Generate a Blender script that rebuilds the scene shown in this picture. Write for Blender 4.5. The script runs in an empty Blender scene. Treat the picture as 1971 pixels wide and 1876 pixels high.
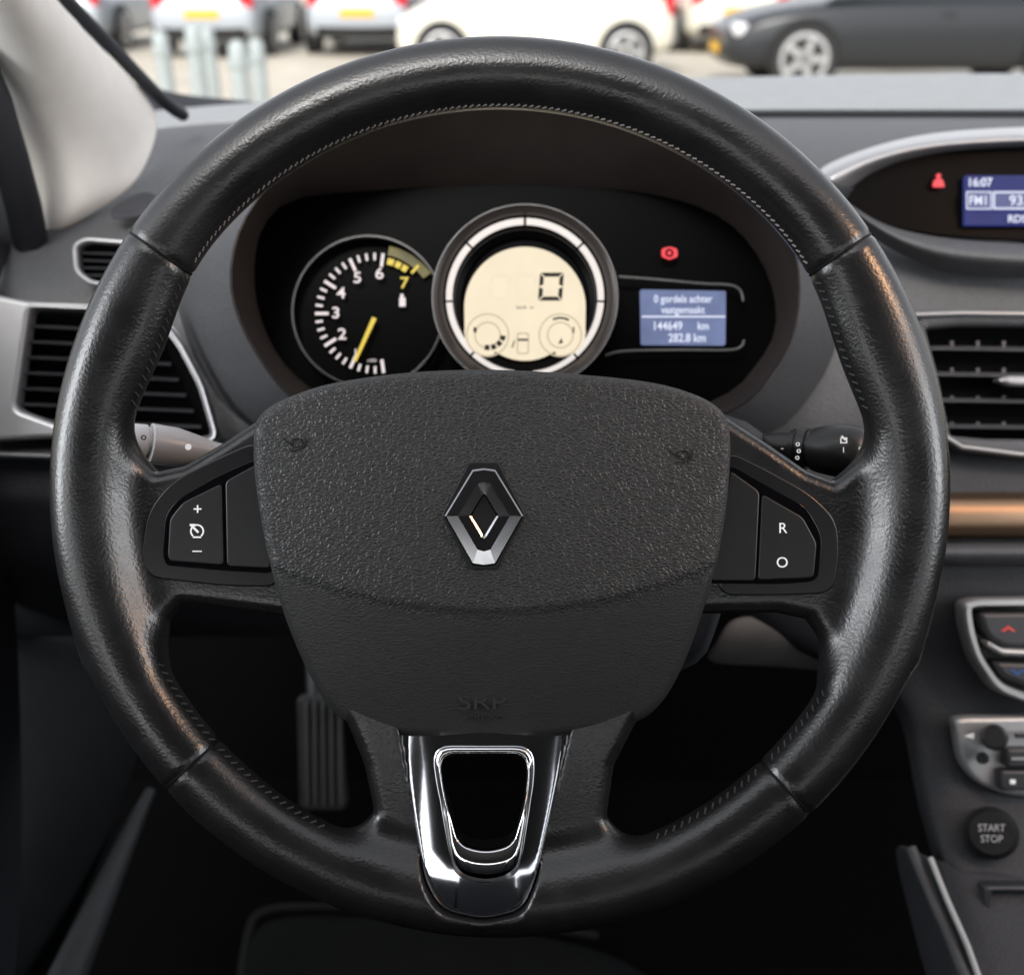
import bpy, math, numpy as np
from mathutils import Matrix, Vector
rad=math.radians
PITCH=26.0
KF=0.47/985.0
CAMH=1.2
scene=bpy.context.scene
COL=scene.collection
M=Matrix.Translation((0,0,CAMH))@Matrix.Rotation(rad(90-PITCH),4,'X')

# ------------------------------------------------------------------ materials
def mat(name,col,rough=0.5,metal=0.0,bump=None,emit=0.0,var=0.12,spec=0.5,kind='noise',coat=0.0,rvar=0.0,vscale=60):
    m=bpy.data.materials.new(name); m.use_nodes=True
    nt=m.node_tree; b=nt.nodes['Principled BSDF']
    b.inputs['Roughness'].default_value=rough
    b.inputs['Metallic'].default_value=metal
    b.inputs['Specular IOR Level'].default_value=spec
    b.inputs['Coat Weight'].default_value=coat
    tc=nt.nodes.new('ShaderNodeTexCoord')
    n=nt.nodes.new('ShaderNodeTexNoise'); n.inputs['Scale'].default_value=vscale; n.inputs['Detail'].default_value=3
    nt.links.new(tc.outputs['Object'],n.inputs['Vector'])
    r=nt.nodes.new('ShaderNodeValToRGB')
    r.color_ramp.elements[0].position=0.3; r.color_ramp.elements[1].position=0.7
    r.color_ramp.elements[0].color=tuple(c*(1-var) for c in col)+(1,)
    r.color_ramp.elements[1].color=tuple(min(1,c*(1+var)) for c in col)+(1,)
    nt.links.new(n.outputs['Fac'],r.inputs['Fac'])
    if emit<0.35: nt.links.new(r.outputs['Color'],b.inputs['Base Color'])
    else: b.inputs['Base Color'].default_value=(0.01,0.01,0.01,1)
    if rvar>0:
        mr=nt.nodes.new('ShaderNodeMapRange'); mr.inputs['From Min'].default_value=0.3; mr.inputs['From Max'].default_value=0.7
        mr.inputs['To Min'].default_value=max(0.02,rough-rvar); mr.inputs['To Max'].default_value=rough+rvar
        nt.links.new(n.outputs['Fac'],mr.inputs['Value']); nt.links.new(mr.outputs['Result'],b.inputs['Roughness'])
    if bump:
        sc,st,dist=bump
        bn=nt.nodes.new('ShaderNodeBump'); bn.inputs['Strength'].default_value=st; bn.inputs['Distance'].default_value=dist
        if kind=='noise':
            t=nt.nodes.new('ShaderNodeTexNoise'); t.inputs['Scale'].default_value=sc; t.inputs['Detail'].default_value=2
            nt.links.new(tc.outputs['Object'],t.inputs['Vector']); nt.links.new(t.outputs['Fac'],bn.inputs['Height'])
        else:
            mp=nt.nodes.new('ShaderNodeMapping'); mp.inputs['Scale'].default_value=(0.55,1.35,1)
            w=nt.nodes.new('ShaderNodeTexNoise'); w.inputs['Scale'].default_value=sc*0.4; w.inputs['Detail'].default_value=1
            mx=nt.nodes.new('ShaderNodeVectorMath'); mx.operation='MULTIPLY_ADD'
            mx.inputs[1].default_value=(1.8/sc,)*3
            nt.links.new(tc.outputs['Object'],w.inputs['Vector'])
            nt.links.new(w.outputs['Color'],mx.inputs[0]); nt.links.new(tc.outputs['Object'],mx.inputs[2])
            nt.links.new(mx.outputs['Vector'],mp.inputs['Vector'])
            t=nt.nodes.new('ShaderNodeTexVoronoi'); t.feature='DISTANCE_TO_EDGE'; t.inputs['Scale'].default_value=sc
            nt.links.new(mp.outputs['Vector'],t.inputs['Vector'])
            cr=nt.nodes.new('ShaderNodeMapRange'); cr.inputs['From Max'].default_value=0.3; cr.interpolation_type='SMOOTHSTEP'
            nt.links.new(t.outputs['Distance'],cr.inputs['Value'])
            nt.links.new(cr.outputs['Result'],bn.inputs['Height'])
            sx=nt.nodes.new('ShaderNodeSeparateXYZ'); nt.links.new(tc.outputs['Object'],sx.inputs[0])
            # follow the curved crease: grain gets shallower below y = y0 + k x^2
            pw=nt.nodes.new('ShaderNodeMath'); pw.operation='MULTIPLY'
            nt.links.new(sx.outputs['X'],pw.inputs[0]); nt.links.new(sx.outputs['X'],pw.inputs[1])
            ml=nt.nodes.new('ShaderNodeMath'); ml.operation='MULTIPLY_ADD'; ml.inputs[1].default_value=-2.27
            nt.links.new(pw.outputs[0],ml.inputs[0]); nt.links.new(sx.outputs['Y'],ml.inputs[2])
            g=nt.nodes.new('ShaderNodeMapRange'); g.inputs['From Min'].default_value=-0.027; g.inputs['From Max'].default_value=-0.021
            g.inputs['To Min'].default_value=st*0.35; g.inputs['To Max'].default_value=st
            nt.links.new(ml.outputs[0],g.inputs['Value']); nt.links.new(g.outputs['Result'],bn.inputs['Strength'])
        nt.links.new(bn.outputs['Normal'],b.inputs['Normal'])
    if emit>0:
        b.inputs['Emission Strength'].default_value=emit
        nt.links.new(r.outputs['Color'],b.inputs['Emission Color'])
    return m

LEATHER=mat('leather',(0.010,0.010,0.0105),0.29,bump=(750,0.30,0.0005),rvar=0.07,vscale=35,spec=0.72)
GRAIN=mat('airbag_grain',(0.027,0.027,0.027),0.43,bump=(700,0.50,0.0006),kind='v',var=0.05)
SMOOTHPL=mat('spoke_plastic',(0.012,0.012,0.013),0.26,bump=(1500,0.06,0.0002))
BUTTON=mat('button_plastic',(0.009,0.009,0.010),0.38)
GLOSS=mat('gloss_black',(0.003,0.003,0.004),0.10)
CLUSTER=mat('cluster_black',(0.0010,0.0010,0.0012),0.35,spec=0.04)
CHROME=mat('chrome',(0.85,0.85,0.85),0.07,1.0,var=0.03)
DCHROME=mat('dark_chrome',(0.50,0.51,0.54),0.07,1.0,var=0.05)
ECHROME=mat('emblem_chrome',(0.32,0.32,0.33),0.14,1.0,var=0.05)
THREAD_L=mat('thread',(0.24,0.22,0.21),0.8)
THREAD_D=mat('thread_dark',(0.030,0.030,0.030),0.7)
SEAM=mat('seam',(0.002,0.002,0.002),0.6,spec=0.2)
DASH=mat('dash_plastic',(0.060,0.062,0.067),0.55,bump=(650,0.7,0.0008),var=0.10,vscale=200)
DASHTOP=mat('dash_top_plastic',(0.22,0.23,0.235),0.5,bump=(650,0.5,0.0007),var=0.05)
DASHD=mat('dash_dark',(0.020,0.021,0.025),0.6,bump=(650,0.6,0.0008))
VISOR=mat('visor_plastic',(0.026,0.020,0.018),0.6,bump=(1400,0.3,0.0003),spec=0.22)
BLACK=mat('black_void',(0.002,0.002,0.0022),0.9,spec=0.05)
CARPET=mat('carpet',(0.012,0.013,0.013),0.95,bump=(700,1,0.003),spec=0.1)
SILVER=mat('silver_plastic',(0.42,0.42,0.42),0.38,0.5,var=0.04)
LSILVER=mat('light_silver',(0.32,0.32,0.33),0.32,0.5,var=0.04)
RIMSIL=mat('gauge_rim_silver',(0.55,0.55,0.55),0.25,0.5,var=0.03)
BRONZE=mat('bronze_strip',(0.25,0.165,0.105),0.38,0.9,bump=(400,0.05,0.0002),var=0.05)
VANE=mat('vane_plastic',(0.035,0.036,0.040),0.38)
STALKG=mat('stalk_grey',(0.50,0.50,0.51),0.3,var=0.04)
STALKB=mat('stalk_black',(0.018,0.018,0.018),0.4)
PILLAR=mat('pillar_trim',(0.78,0.76,0.72),0.8,bump=(1500,0.25,0.0004),var=0.03)
SEAL=mat('rubber_seal',(0.008,0.009,0.013),0.6)
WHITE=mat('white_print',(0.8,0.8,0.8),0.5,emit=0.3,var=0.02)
GLOWW=mat('glow_white',(0.95,0.84,0.84),0.5,emit=0.9,var=0.02)
CREAM=mat('lcd_cream',(0.97,0.84,0.62),0.6,emit=0.98,var=0.03,spec=0.05)
CREAM2=mat('lcd_cream_shade',(0.70,0.58,0.41),0.6,emit=0.9,var=0.03,spec=0.05)
RINGW=mat('ring_cream',(0.95,0.87,0.82),0.5,emit=0.92,var=0.03)
BEZEL=mat('gauge_bezel',(0.055,0.047,0.044),0.3,0.5,var=0.05)
LCDINK=mat('lcd_ink',(0.02,0.018,0.015),0.6,spec=0.1)
BLUE=mat('display_blue',(0.17,0.21,0.38),0.5,emit=0.95,var=0.15,spec=0.05)
BLUE2=mat('display_navy',(0.03,0.038,0.18),0.5,emit=0.95,var=0.08,spec=0.05)
TILE=mat('display_tile',(0.16,0.18,0.38),0.5,emit=0.8,var=0.05,spec=0.05)
TXT=mat('display_text',(0.75,0.8,1.0),0.5,emit=1.0,var=0.02)
YEL=mat('yellow_glow',(0.85,0.62,0.05),0.5,emit=0.95,var=0.05)
YELD=mat('yellow_dim',(0.22,0.18,0.01),0.5,emit=0.5,var=0.6)
RED=mat('red_glow',(1.0,0.03,0.05),0.5,emit=1.0,var=0.03)
BLU=mat('blue_mark',(0.03,0.15,0.6),0.5,emit=0.4,var=0.03)
REDM=mat('red_mark',(0.6,0.05,0.04),0.5,emit=0.3,var=0.03)
EMB=mat('embossed',(0.008,0.008,0.008),0.35)
EMB2=mat('embossed_letters',(0.010,0.010,0.010),0.35)

# ------------------------------------------------------------------ helpers
def Lp(x,y,d): return Vector(((x-985)*KF*d,(938-y)*KF*d,-d))
OFF={}
class Thing:
    def __init__(s,name,label,cat,cx,cy,d,group=None):
        s.c=Lp(cx,cy,d)
        r=bpy.data.objects.new(name,None); r.empty_display_size=0.05
        COL.objects.link(r); r.matrix_world=M@Matrix.Translation(s.c)
        r['label']=label; r['category']=cat
        if group: r['group']=group
        s.root=r; OFF[r.name]=Vector((0,0,0))
    def p(s,x,y,d): return Lp(x,y,d)-s.c
def mk(T,name,verts,faces,m,parent=None,smooth=True,angle=35,label=None):
    v=np.array([tuple(a) for a in verts],dtype=float)
    c=(v.min(0)+v.max(0))/2
    me=bpy.data.meshes.new(name)
    me.from_pydata((v-c).tolist(),[],[tuple(int(q) for q in f) for f in faces])
    if smooth:
        me.polygons.foreach_set('use_smooth',[True]*len(me.polygons))
        if angle: me.set_sharp_from_angle(angle=rad(angle))
    me.materials.append(m); me.update()
    o=bpy.data.objects.new(name,me); COL.objects.link(o)
    par=parent or T.root
    o.parent=par; o.location=Vector(c)-OFF[par.name]
    OFF[o.name]=Vector(c)
    if label: o['label']=label
    return o
def cr(pts,n=6,closed=True):
    P=[np.array(p,dtype=float) for p in pts]; N=len(P); out=[]
    rng=range(N) if closed else range(N-1)
    for i in rng:
        if closed: a,b,c,d=P[(i-1)%N],P[i],P[(i+1)%N],P[(i+2)%N]
        else: a,b,c,d=P[max(i-1,0)],P[i],P[i+1],P[min(i+2,N-1)]
        for j in range(n):
            t=j/n
            out.append(tuple(0.5*((2*b)+(-a+c)*t+(2*a-5*b+4*c-d)*t*t+(-a+3*b-3*c+d)*t**3)))
    if not closed: out.append(tuple(P[-1]))
    return out
def circ(cx,cy,r,n=64,ry=None):
    ry=ry or r
    return [(cx+r*math.cos(2*math.pi*i/n),cy-ry*math.sin(2*math.pi*i/n)) for i in range(n)]
def band(cx,cy,r0,r1,a0,a1,n=24):
    o=[(cx+r1*math.cos(rad(a0+(a1-a0)*i/n)),cy-r1*math.sin(rad(a0+(a1-a0)*i/n))) for i in range(n+1)]
    o+=[(cx+r0*math.cos(rad(a1-(a1-a0)*i/n)),cy-r0*math.sin(rad(a1-(a1-a0)*i/n))) for i in range(n+1)]
    return o
def rnd(pts,r,n=5):
    out=[];N=len(pts)
    for i in range(N):
        p=np.array(pts[i],float);a=np.array(pts[i-1],float);b=np.array(pts[(i+1)%N],float)
        da=(a-p);db=(b-p);la=np.linalg.norm(da);lb=np.linalg.norm(db)
        rr=min(r,la*.45,lb*.45); A=p+da/la*rr;B=p+db/lb*rr
        for j in range(n+1):
            t=j/n; out.append(tuple((1-t)**2*A+2*t*(1-t)*p+t*t*B))
    return out
def rect(x0,y0,x1,y1,r=0):
    q=[(x0,y0),(x1,y0),(x1,y1),(x0,y1)]
    return rnd(q,r) if r else q
def sc(pts,f,cx=933,cy=1540,dy=0): return [((x-cx)*f+cx,(y-cy)*f+cy+dy) for x,y in pts]
def _conv(cu):
    o=bpy.data.objects.new('tmp',cu); COL.objects.link(o)
    dg=bpy.context.evaluated_depsgraph_get(); dg.update()
    me=bpy.data.meshes.new_from_object(o.evaluated_get(dg))
    V=np.empty(len(me.vertices)*3); me.vertices.foreach_get('co',V); V=V.reshape(-1,3)
    F=[tuple(p.vertices) for p in me.polygons]
    bpy.data.objects.remove(o); bpy.data.curves.remove(cu); bpy.data.meshes.remove(me)
    return V,F
def plate(T,name,outs,d,th,bev,m,parent=None,label=None,angle=40,dom=None):
    if not isinstance(outs[0][0],(tuple,list,np.ndarray)): outs=[outs]
    cu=bpy.data.curves.new('c','CURVE'); cu.dimensions='2D'; cu.fill_mode='BOTH'
    for o in outs:
        sp=cu.splines.new('POLY'); sp.points.add(len(o)-1)
        for i,(x,y) in enumerate(o):
            q=T.p(x,y,d); sp.points[i].co=(q.x,q.y,0,1)
        sp.use_cyclic_u=True
    cu.extrude=max(th/2-bev,0); cu.bevel_depth=bev; cu.bevel_resolution=2; cu.offset=-bev
    V,F=_conv(cu)
    z=T.p(0,0,d).z
    V[:,2]+=z-th/2
    return mk(T,name,V,F,m,parent,True,angle,label)
def text(T,name,s,x,y,d,cap,m,parent=None,rot=0,th=0.0003,sx=1.0,label=None,bold=0.0):
    cu=bpy.data.curves.new('t','FONT'); cu.body=s; cu.align_x='CENTER'; cu.align_y='CENTER'
    cu.size=cap/0.7*KF*d; cu.extrude=th/2; cu.offset=bold
    V,F=_conv(cu)
    V[:,0]*=sx
    c,sn=math.cos(rad(rot)),math.sin(rad(rot))
    X=V[:,0]*c-V[:,1]*sn; Y=V[:,0]*sn+V[:,1]*c
    q=T.p(x,y,d)
    V=np.stack([X+q.x,Y+q.y,V[:,2]+q.z-th/2],1)
    return mk(T,name,V,F,m,parent,False,None,label)
def sheet(T,name,rows,m,th=0.004,parent=None,lvl=3,label=None):
    R=len(rows);C=len(rows[0])
    V=[T.p(*p) for r in rows for p in r]
    F=[(i*C+j,(i+1)*C+j,(i+1)*C+j+1,i*C+j+1) for i in range(R-1) for j in range(C-1)]
    o=mk(T,name,V,F,m,parent,True,None,label)
    a=o.modifiers.new('solid','SOLIDIFY'); a.thickness=th; a.offset=-1
    b=o.modifiers.new('sub','SUBSURF'); b.levels=lvl; b.render_levels=lvl
    return o
def lathe(T,name,p0,p1,prof,m,parent=None,n=32,label=None,flat=1.0):
    p0=Vector(p0);p1=Vector(p1);ax=(p1-p0);L=ax.length;ax.normalize()
    u=ax.orthogonal().normalized();w=ax.cross(u)
    V=[];F=[]
    for t,r in prof:
        for i in range(n):
            a=2*math.pi*i/n
            V.append(p0+ax*(t*L)+u*(r*math.cos(a))+w*(r*math.sin(a)*flat))
    for k in range(len(prof)-1):
        for i in range(n):
            j=(i+1)%n; F.append((k*n+i,k*n+j,(k+1)*n+j,(k+1)*n+i))
    F.append(tuple(range(n-1,-1,-1))); F.append(tuple((len(prof)-1)*n+i for i in range(n)))
    return mk(T,name,V,F,m,parent,True,40,label)
def tube(T,name,pts,r,m,parent=None,n=8,closed=False,label=None):
    P=[Vector(p) for p in pts];V=[];F=[];N=len(P)
    for i,p in enumerate(P):
        t=(P[(i+1)%N]-P[i-1]) if closed else (P[min(i+1,N-1)]-P[max(i-1,0)])
        t.normalize(); u=t.cross(Vector((0,0,1)))
        if u.length<1e-3: u=t.cross(Vector((1,0,0)))
        u.normalize(); w=t.cross(u)
        rr=r[i] if isinstance(r,(list,tuple)) else r
        for k in range(n):
            a=2*math.pi*k/n; V.append(p+u*(rr*math.cos(a))+w*(rr*math.sin(a)))
    for i in range(N if closed else N-1):
        for k in range(n):
            F.append((i*n+k,i*n+(k+1)%n,((i+1)%N)*n+(k+1)%n,((i+1)%N)*n+k))
    if not closed:
        F.append(tuple(range(n))); F.append(tuple((N-1)*n+k for k in range(n-1,-1,-1)))
    return mk(T,name,V,F,m,parent,True,50,label)
def resample(pts,cx,cy,N=96):
    q=np.array(cr(pts,8)); a=np.arctan2(-(q[:,1]-cy),q[:,0]-cx); r=np.hypot(q[:,0]-cx,q[:,1]-cy)
    o=np.argsort(a); th=np.linspace(-math.pi,math.pi,N,endpoint=False)
    rr=np.interp(th,a[o],r[o],period=2*math.pi)
    return [(cx+rr[i]*math.cos(th[i]),cy-rr[i]*math.sin(th[i])) for i in range(N)]
def loft(T,name,rings,m,parent=None,label=None,cap=False,angle=60):
    N=len(rings[0][0]);V=[];F=[]
    for o,d in rings: V+=[T.p(x,y,d) for x,y in o]
    for k in range(len(rings)-1):
        for i in range(N):
            j=(i+1)%N; F.append((k*N+i,k*N+j,(k+1)*N+j,(k+1)*N+i))
    if cap: F.append(tuple((len(rings)-1)*N+i for i in range(N)))
    return mk(T,name,V,F,m,parent,True,angle,label)

def polysdf(X,Y,poly):
    d=np.full(X.shape,1e18); inside=np.zeros(X.shape,bool); N=len(poly)
    for i in range(N):
        ax,ay=poly[i]; bx,by=poly[(i+1)%N]
        ex,ey=bx-ax,by-ay
        if ex*ex+ey*ey<1e-9: continue
        t=np.clip(((X-ax)*ex+(Y-ay)*ey)/(ex*ex+ey*ey),0,1)
        d=np.minimum(d,(X-ax-ex*t)**2+(Y-ay-ey*t)**2)
        c=((ay>Y)!=(by>Y))
        if ey!=0: inside^=c&(X<ex*(Y-ay)/ey+ax)
    d=np.sqrt(d); return np.where(inside,-d,d)
def rext(d2,dz,r):
    a=d2+r;b=dz+r
    return np.minimum(np.maximum(a,b),0)+np.sqrt(np.maximum(a,0)**2+np.maximum(b,0)**2)-r
def smin(a,b,k):
    h=np.clip(0.5+0.5*(b-a)/k,0,1); return b*(1-h)+a*h-k*h*(1-h)
def nets(F,org,h):
    S=F<0; nx,ny,nz=F.shape
    acc=np.zeros((nx-1,ny-1,nz-1,3),np.float32); cnt=np.zeros((nx-1,ny-1,nz-1),np.float32)
    def sl(o): return tuple(slice(o[a],F.shape[a]-1+o[a]) for a in range(3))
    for ax in range(3):
        oth=[a for a in range(3) if a!=ax]
        for p in (0,1):
            for q in (0,1):
                o0=[0,0,0];o0[oth[0]]=p;o0[oth[1]]=q; o1=list(o0);o1[ax]=1
                A=F[sl(o0)];B=F[sl(o1)]; c=(A<0)!=(B<0)
                t=np.where(c,A/np.where(c,A-B,1),0)
                for a in range(3): acc[...,a]+=np.where(c,(t if a==ax else o0[a]),0)
                cnt+=c
    act=cnt>0; I=np.argwhere(act)
    V=(I+acc[act]/cnt[act][:,None])*h+np.array(org)
    idx=-np.ones(act.shape,np.int64); idx[act]=np.arange(len(I))
    Q=[]
    for ax in range(3):
        u,v=(ax+1)%3,(ax+2)%3
        s0=[slice(None)]*3;s1=[slice(None)]*3;s0[ax]=slice(0,-1);s1[ax]=slice(1,None)
        A=S[tuple(s0)];B=S[tuple(s1)]; E=np.argwhere(A!=B)
        E=E[(E[:,u]>=1)&(E[:,v]>=1)&(E[:,u]<=F.shape[u]-2)&(E[:,v]<=F.shape[v]-2)]
        fl=A[E[:,0],E[:,1],E[:,2]]
        cs=[]
        for du,dv in ((-1,-1),(0,-1),(0,0),(-1,0)):
            e=E.copy(); e[:,u]+=du; e[:,v]+=dv; cs.append(idx[e[:,0],e[:,1],e[:,2]])
        q=np.stack(cs,1); q[~fl]=q[~fl][:,::-1]; Q.append(q)
    return V,np.concatenate(Q)

# ================================================================== STEERING WHEEL
D=0.45; s=KF*D
WT=Thing('steering_wheel','black leather three-spoke steering wheel with grained airbag cover and chrome trim','steering wheel',962,937,D)
def wd(z): return D-z*s          # depth of a point z px in front of the wheel plane
def rel(pts): return [(x-962,937-y) for x,y in pts]
def grip(deg):                    # thumb grips swell the rim inwards
    return 26*math.exp(-((deg-158)/11)**2)+28*math.exp(-((deg-20)/12)**2)
SEAMS=(145.5,34.3,222,-46.5)
h=5.0
gx=np.arange(-880,881,h);gz=np.arange(-112,92,h)
X2,Y2=np.meshgrid(gx,gx,indexing='ij')
left=rel([(170,790),(240,860),(290,908),(345,896),(420,852),(500,800),(620,790),(620,1200),(540,1190),(420,1174),(345,1166),(312,1195),(292,1260),(170,1270)])
right=rel([(1290,790),(1395,795),(1480,850),(1560,905),(1612,925),(1668,880),(1760,790),(1760,1270),(1600,1300),(1590,1235),(1560,1195),(1500,1182),(1350,1185),(1290,1190)])
bot=rel([(600,1300),(665,1400),(697,1480),(716,1570),(676,1650),(670,1720),(1210,1720),(1204,1650),(1170,1580),(1184,1480),(1225,1400),(1290,1300)])
hub=rel([(540,800),(900,760),(1350,800),(1330,1150),(1230,1370),(660,1370),(560,1150)])
sp=np.minimum(np.minimum(polysdf(X2,Y2,left),polysdf(X2,Y2,right)),np.minimum(polysdf(X2,Y2,bot),polysdf(X2,Y2,hub)))
slot_px=rnd([(842,1446),(1018,1446),(1016,1520),(990,1628),(935,1642),(880,1628),(851,1520)],36)
tr_px=rnd([(764,1380),(1102,1385),(1062,1560),(1028,1690),(1004,1738),(930,1754),(852,1738),(820,1690),(793,1560)],26)
slot=polysdf(X2,Y2,rel(slot_px)); trd=polysdf(X2,Y2,rel(tr_px))
RHO=np.hypot(X2,Y2); ANG=np.degrees(np.arctan2(Y2,X2))
AMP=26*np.exp(-((ANG-158)/11)**2)+28*np.exp(-((ANG-20)/12)**2)
GRV=np.zeros_like(RHO)
for ang in SEAMS:
    dd_=X2*math.sin(rad(ang))-Y2*math.cos(rad(ang)); al=X2*math.cos(rad(ang))+Y2*math.sin(rad(ang))
    GRV+=np.where(al>0,4.5*np.exp(-(dd_/6.5)**2),0)
def trz(Y): return -2+(-503-Y)*0.17
Fv=np.empty(X2.shape+(len(gz),),np.float32)
for k,z in enumerate(gz):
    ft=np.sqrt((RHO-795+AMP/2)**2+(z*1.06*(1+AMP/134))**2)-67-AMP/2+GRV
    fs=rext(sp,np.abs(z+42)-36,30)
    f=smin(ft,fs,70)
    f=np.maximum(f,-slot)
    f=np.maximum(f,-np.maximum(trd-2,trz(Y2)-20-z))
    Fv[...,k]=f
V,Q=nets(Fv,(-880,-880,-112),h)
rim=mk(WT,'rim',V*s,Q,LEATHER,angle=None)
sm=rim.modifiers.new('smooth','SMOOTH'); sm.factor=0.5; sm.iterations=2

for ang in SEAMS:
    a=rad(ang); A_=grip(ang); pts=[]
    for i in range(48):
        b=2*math.pi*i/48; r=795-A_/2+(64.6+A_/2)*math.cos(b); z=64.6/1.06*math.sin(b)*1.0
        pts.append((r*math.cos(a)*s,r*math.sin(a)*s,z*s))
    V=[];F=[];n=6;N_=48
    C=Vector(((795-A_/2)*math.cos(a)*s,(795-A_/2)*math.sin(a)*s,0)); tang=Vector((-math.sin(a),math.cos(a),0))
    for p in pts:
        p=Vector(p); o=(p-C).normalized()
        for k in range(n):
            q=2*math.pi*k/n; V.append(p+o*(1.2*s*math.cos(q))+tang*(2.6*s*math.sin(q)))
    for i in range(N_):
        for k in range(n): F.append((i*n+k,i*n+(k+1)%n,((i+1)%N_)*n+(k+1)%n,((i+1)%N_)*n+k))
    mk(WT,'seam',V,F,SEAM)

def stitches(a0,a1,m,label=None,phi=163,step=1.0,sp_=7,wdt=1.5):
    V=[];F=[];a=a0
    while a<a1:
        A_=grip(a); pa=[]
        for (aa,pp) in ((a,phi-sp_/2),(a+0.62,phi+sp_/2)):
            R_=68+A_/2
            r=795-A_/2+R_*math.cos(rad(pp)); z=68/1.06*math.sin(rad(pp))
            pa.append(Vector((r*math.cos(rad(aa)),r*math.sin(rad(aa)),z))*s)
        t=(pa[1]-pa[0]); nrm=Vector((-math.cos(rad(a)),-math.sin(rad(a)),0.4)).normalized()
        w=t.cross(nrm).normalized()*(wdt*s); nn=nrm*(1.3*s)
        b=len(V)
        for q in pa:
            V+= [q+w-nn,q+w+nn*.5,q+nn,q-w+nn*.5,q-w-nn]
        for k in range(4): F.append((b+k,b+k+1,b+5+k+1,b+5+k))
        F.append((b,b+1,b+2,b+3,b+4));F.append((b+9,b+8,b+7,b+6,b+5))
        a+=step
    return mk(WT,'stitching',V,F,m,label=label)
stitches(36,144,THREAD_L,'pale thread along the inner top of the rim',phi=167,sp_=5)
for (u_,v_) in ((146.5,167),(12,33),(206,221),(223,242),(-45,-29),(-66,-47.5)):
    stitches(u_,v_,THREAD_D,phi=163,sp_=12,step=1.35,wdt=1.7)

# airbag cover
air=[(487,850),(492,812),(515,785),(560,762),(640,737),(780,717),(940,711),(1100,719),(1250,735),(1340,760),(1388,790),(1404,830),(1405,900),(1395,1000),(1375,1100),(1345,1200),(1310,1290),(1270,1355),(1215,1393),(1100,1414),(935,1424),(780,1416),(690,1398),(640,1368),(600,1308),(560,1220),(530,1130),(505,1020),(490,920)]
def zf(X,Y):
    xr=(X+16)/460
    z=74-36*np.abs(xr)**2.3-20*((Y+60)/420)**2
    yc=-232+66*(xr/0.8)**2
    w_=7.0
    dlt=yc-Y
    z=z-0.21*(0.5*(dlt+np.sqrt(dlt*dlt+w_*w_)))-5.0/(1+np.exp(np.clip((Y-yc)/3.0,-50,50)))
    return z
def cxy(x,y,off=0):
    X,Y=x-962,937-y
    for _ in range(4):
        k=(D-(float(zf(X,Y))+off)*s)/D
        X,Y=(x-985)*k+23,(938-y)*k-1
    return X,Y
apoly=[cxy(x,y,-16) for x,y in cr(air,4)]
h=4.0
ax=np.arange(-500,475,h);ay=np.arange(-512,245,h);az=np.arange(-70,95,h)
X2,Y2=np.meshgrid(ax,ay,indexing='ij'); d2=polysdf(X2,Y2,apoly); ZF=zf(X2,Y2)
Fv=np.empty(X2.shape+(len(az),),np.float32)
for k,z in enumerate(az):
    Fv[...,k]=np.maximum(rext(d2,z-ZF,22),-60-z)
V,Q=nets(Fv,(-500,-512,-70),h)
airbag=mk(WT,'airbag_cover',V*s,Q,GRAIN,angle=None)
sm=airbag.modifiers.new('smooth','SMOOTH'); sm.factor=0.5; sm.iterations=1
def zs(x,y):
    X,Y=cxy(x,y); return float(zf(X,Y))

ez=zs(931,993)
plate(WT,'emblem_recess',rnd([(903,890),(958,890),(1011,992),(956,1095),(902,1095),(850,992)],6),wd(ez+2.0),10*s,1*s,EMB,airbag)
def ring(pts,z): return [WT.p(x,y,wd(z)) for x,y in pts]
ox=[(931,901),(953,904),(1007,993),(953,1087),(931,1090),(909,1087),(855,993),(909,904)]
ix=[(931,954),(934,958),(955,993),(934,1028),(931,1032),(928,1028),(907,993),(928,958)]
def mixr(t): return [((a[0]*(1-t)+b[0]*t),(a[1]*(1-t)+b[1]*t)) for a,b in zip(ox,ix)]
V=ring(ox,ez+3)+ring(ox,ez+6)+ring(mixr(.06),ez+8.5)+ring(mixr(.5),ez+11.5)+ring(mixr(.92),ez+9.5)+ring(ix,ez+7)+ring(ix,ez+2)
F=[]
for k in range(6):
    for i in range(8):
        j=(i+1)%8; F.append((k*8+i,k*8+j,(k+1)*8+j,(k+1)*8+i))
emb=mk(WT,'emblem',V,F,ECHROME,airbag,smooth=False,label='chrome diamond-shaped emblem')

def horn(x,y,m):
    def P(px,py): return WT.p(px,py,wd(zs(px,py)+2.2))
    o_=[P(a_,b_) for a_,b_ in circ(x+3,y-1,12,22,8)]
    tube(WT,'horn_symbol',o_,1.0*s,m,airbag,n=6,closed=True)
    tube(WT,'horn_symbol',[P(*q) for q in cr([(x-24,y-12),(x-16,y-3),(x-4,y+1)],5,False)],1.0*s,m,airbag,n=6)
    tube(WT,'horn_symbol',[P(*q) for q in cr([(x-10,y+14),(x+8,y+12),(x+19,y+2),(x+22,y-12)],5,False)],1.0*s,m,airbag,n=6)
horn(567,853,EMB); horn(1312,876,EMB)
text(WT,'lettering','SRP',927,1352,wd(zs(927,1354)+3.6),28,EMB2,airbag,sx=1.5,th=4*s)
text(WT,'lettering','AIRBAG',930,1380,wd(zs(930,1381)+3.0),8,EMB2,airbag,sx=2.0,th=4*s)

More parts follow.
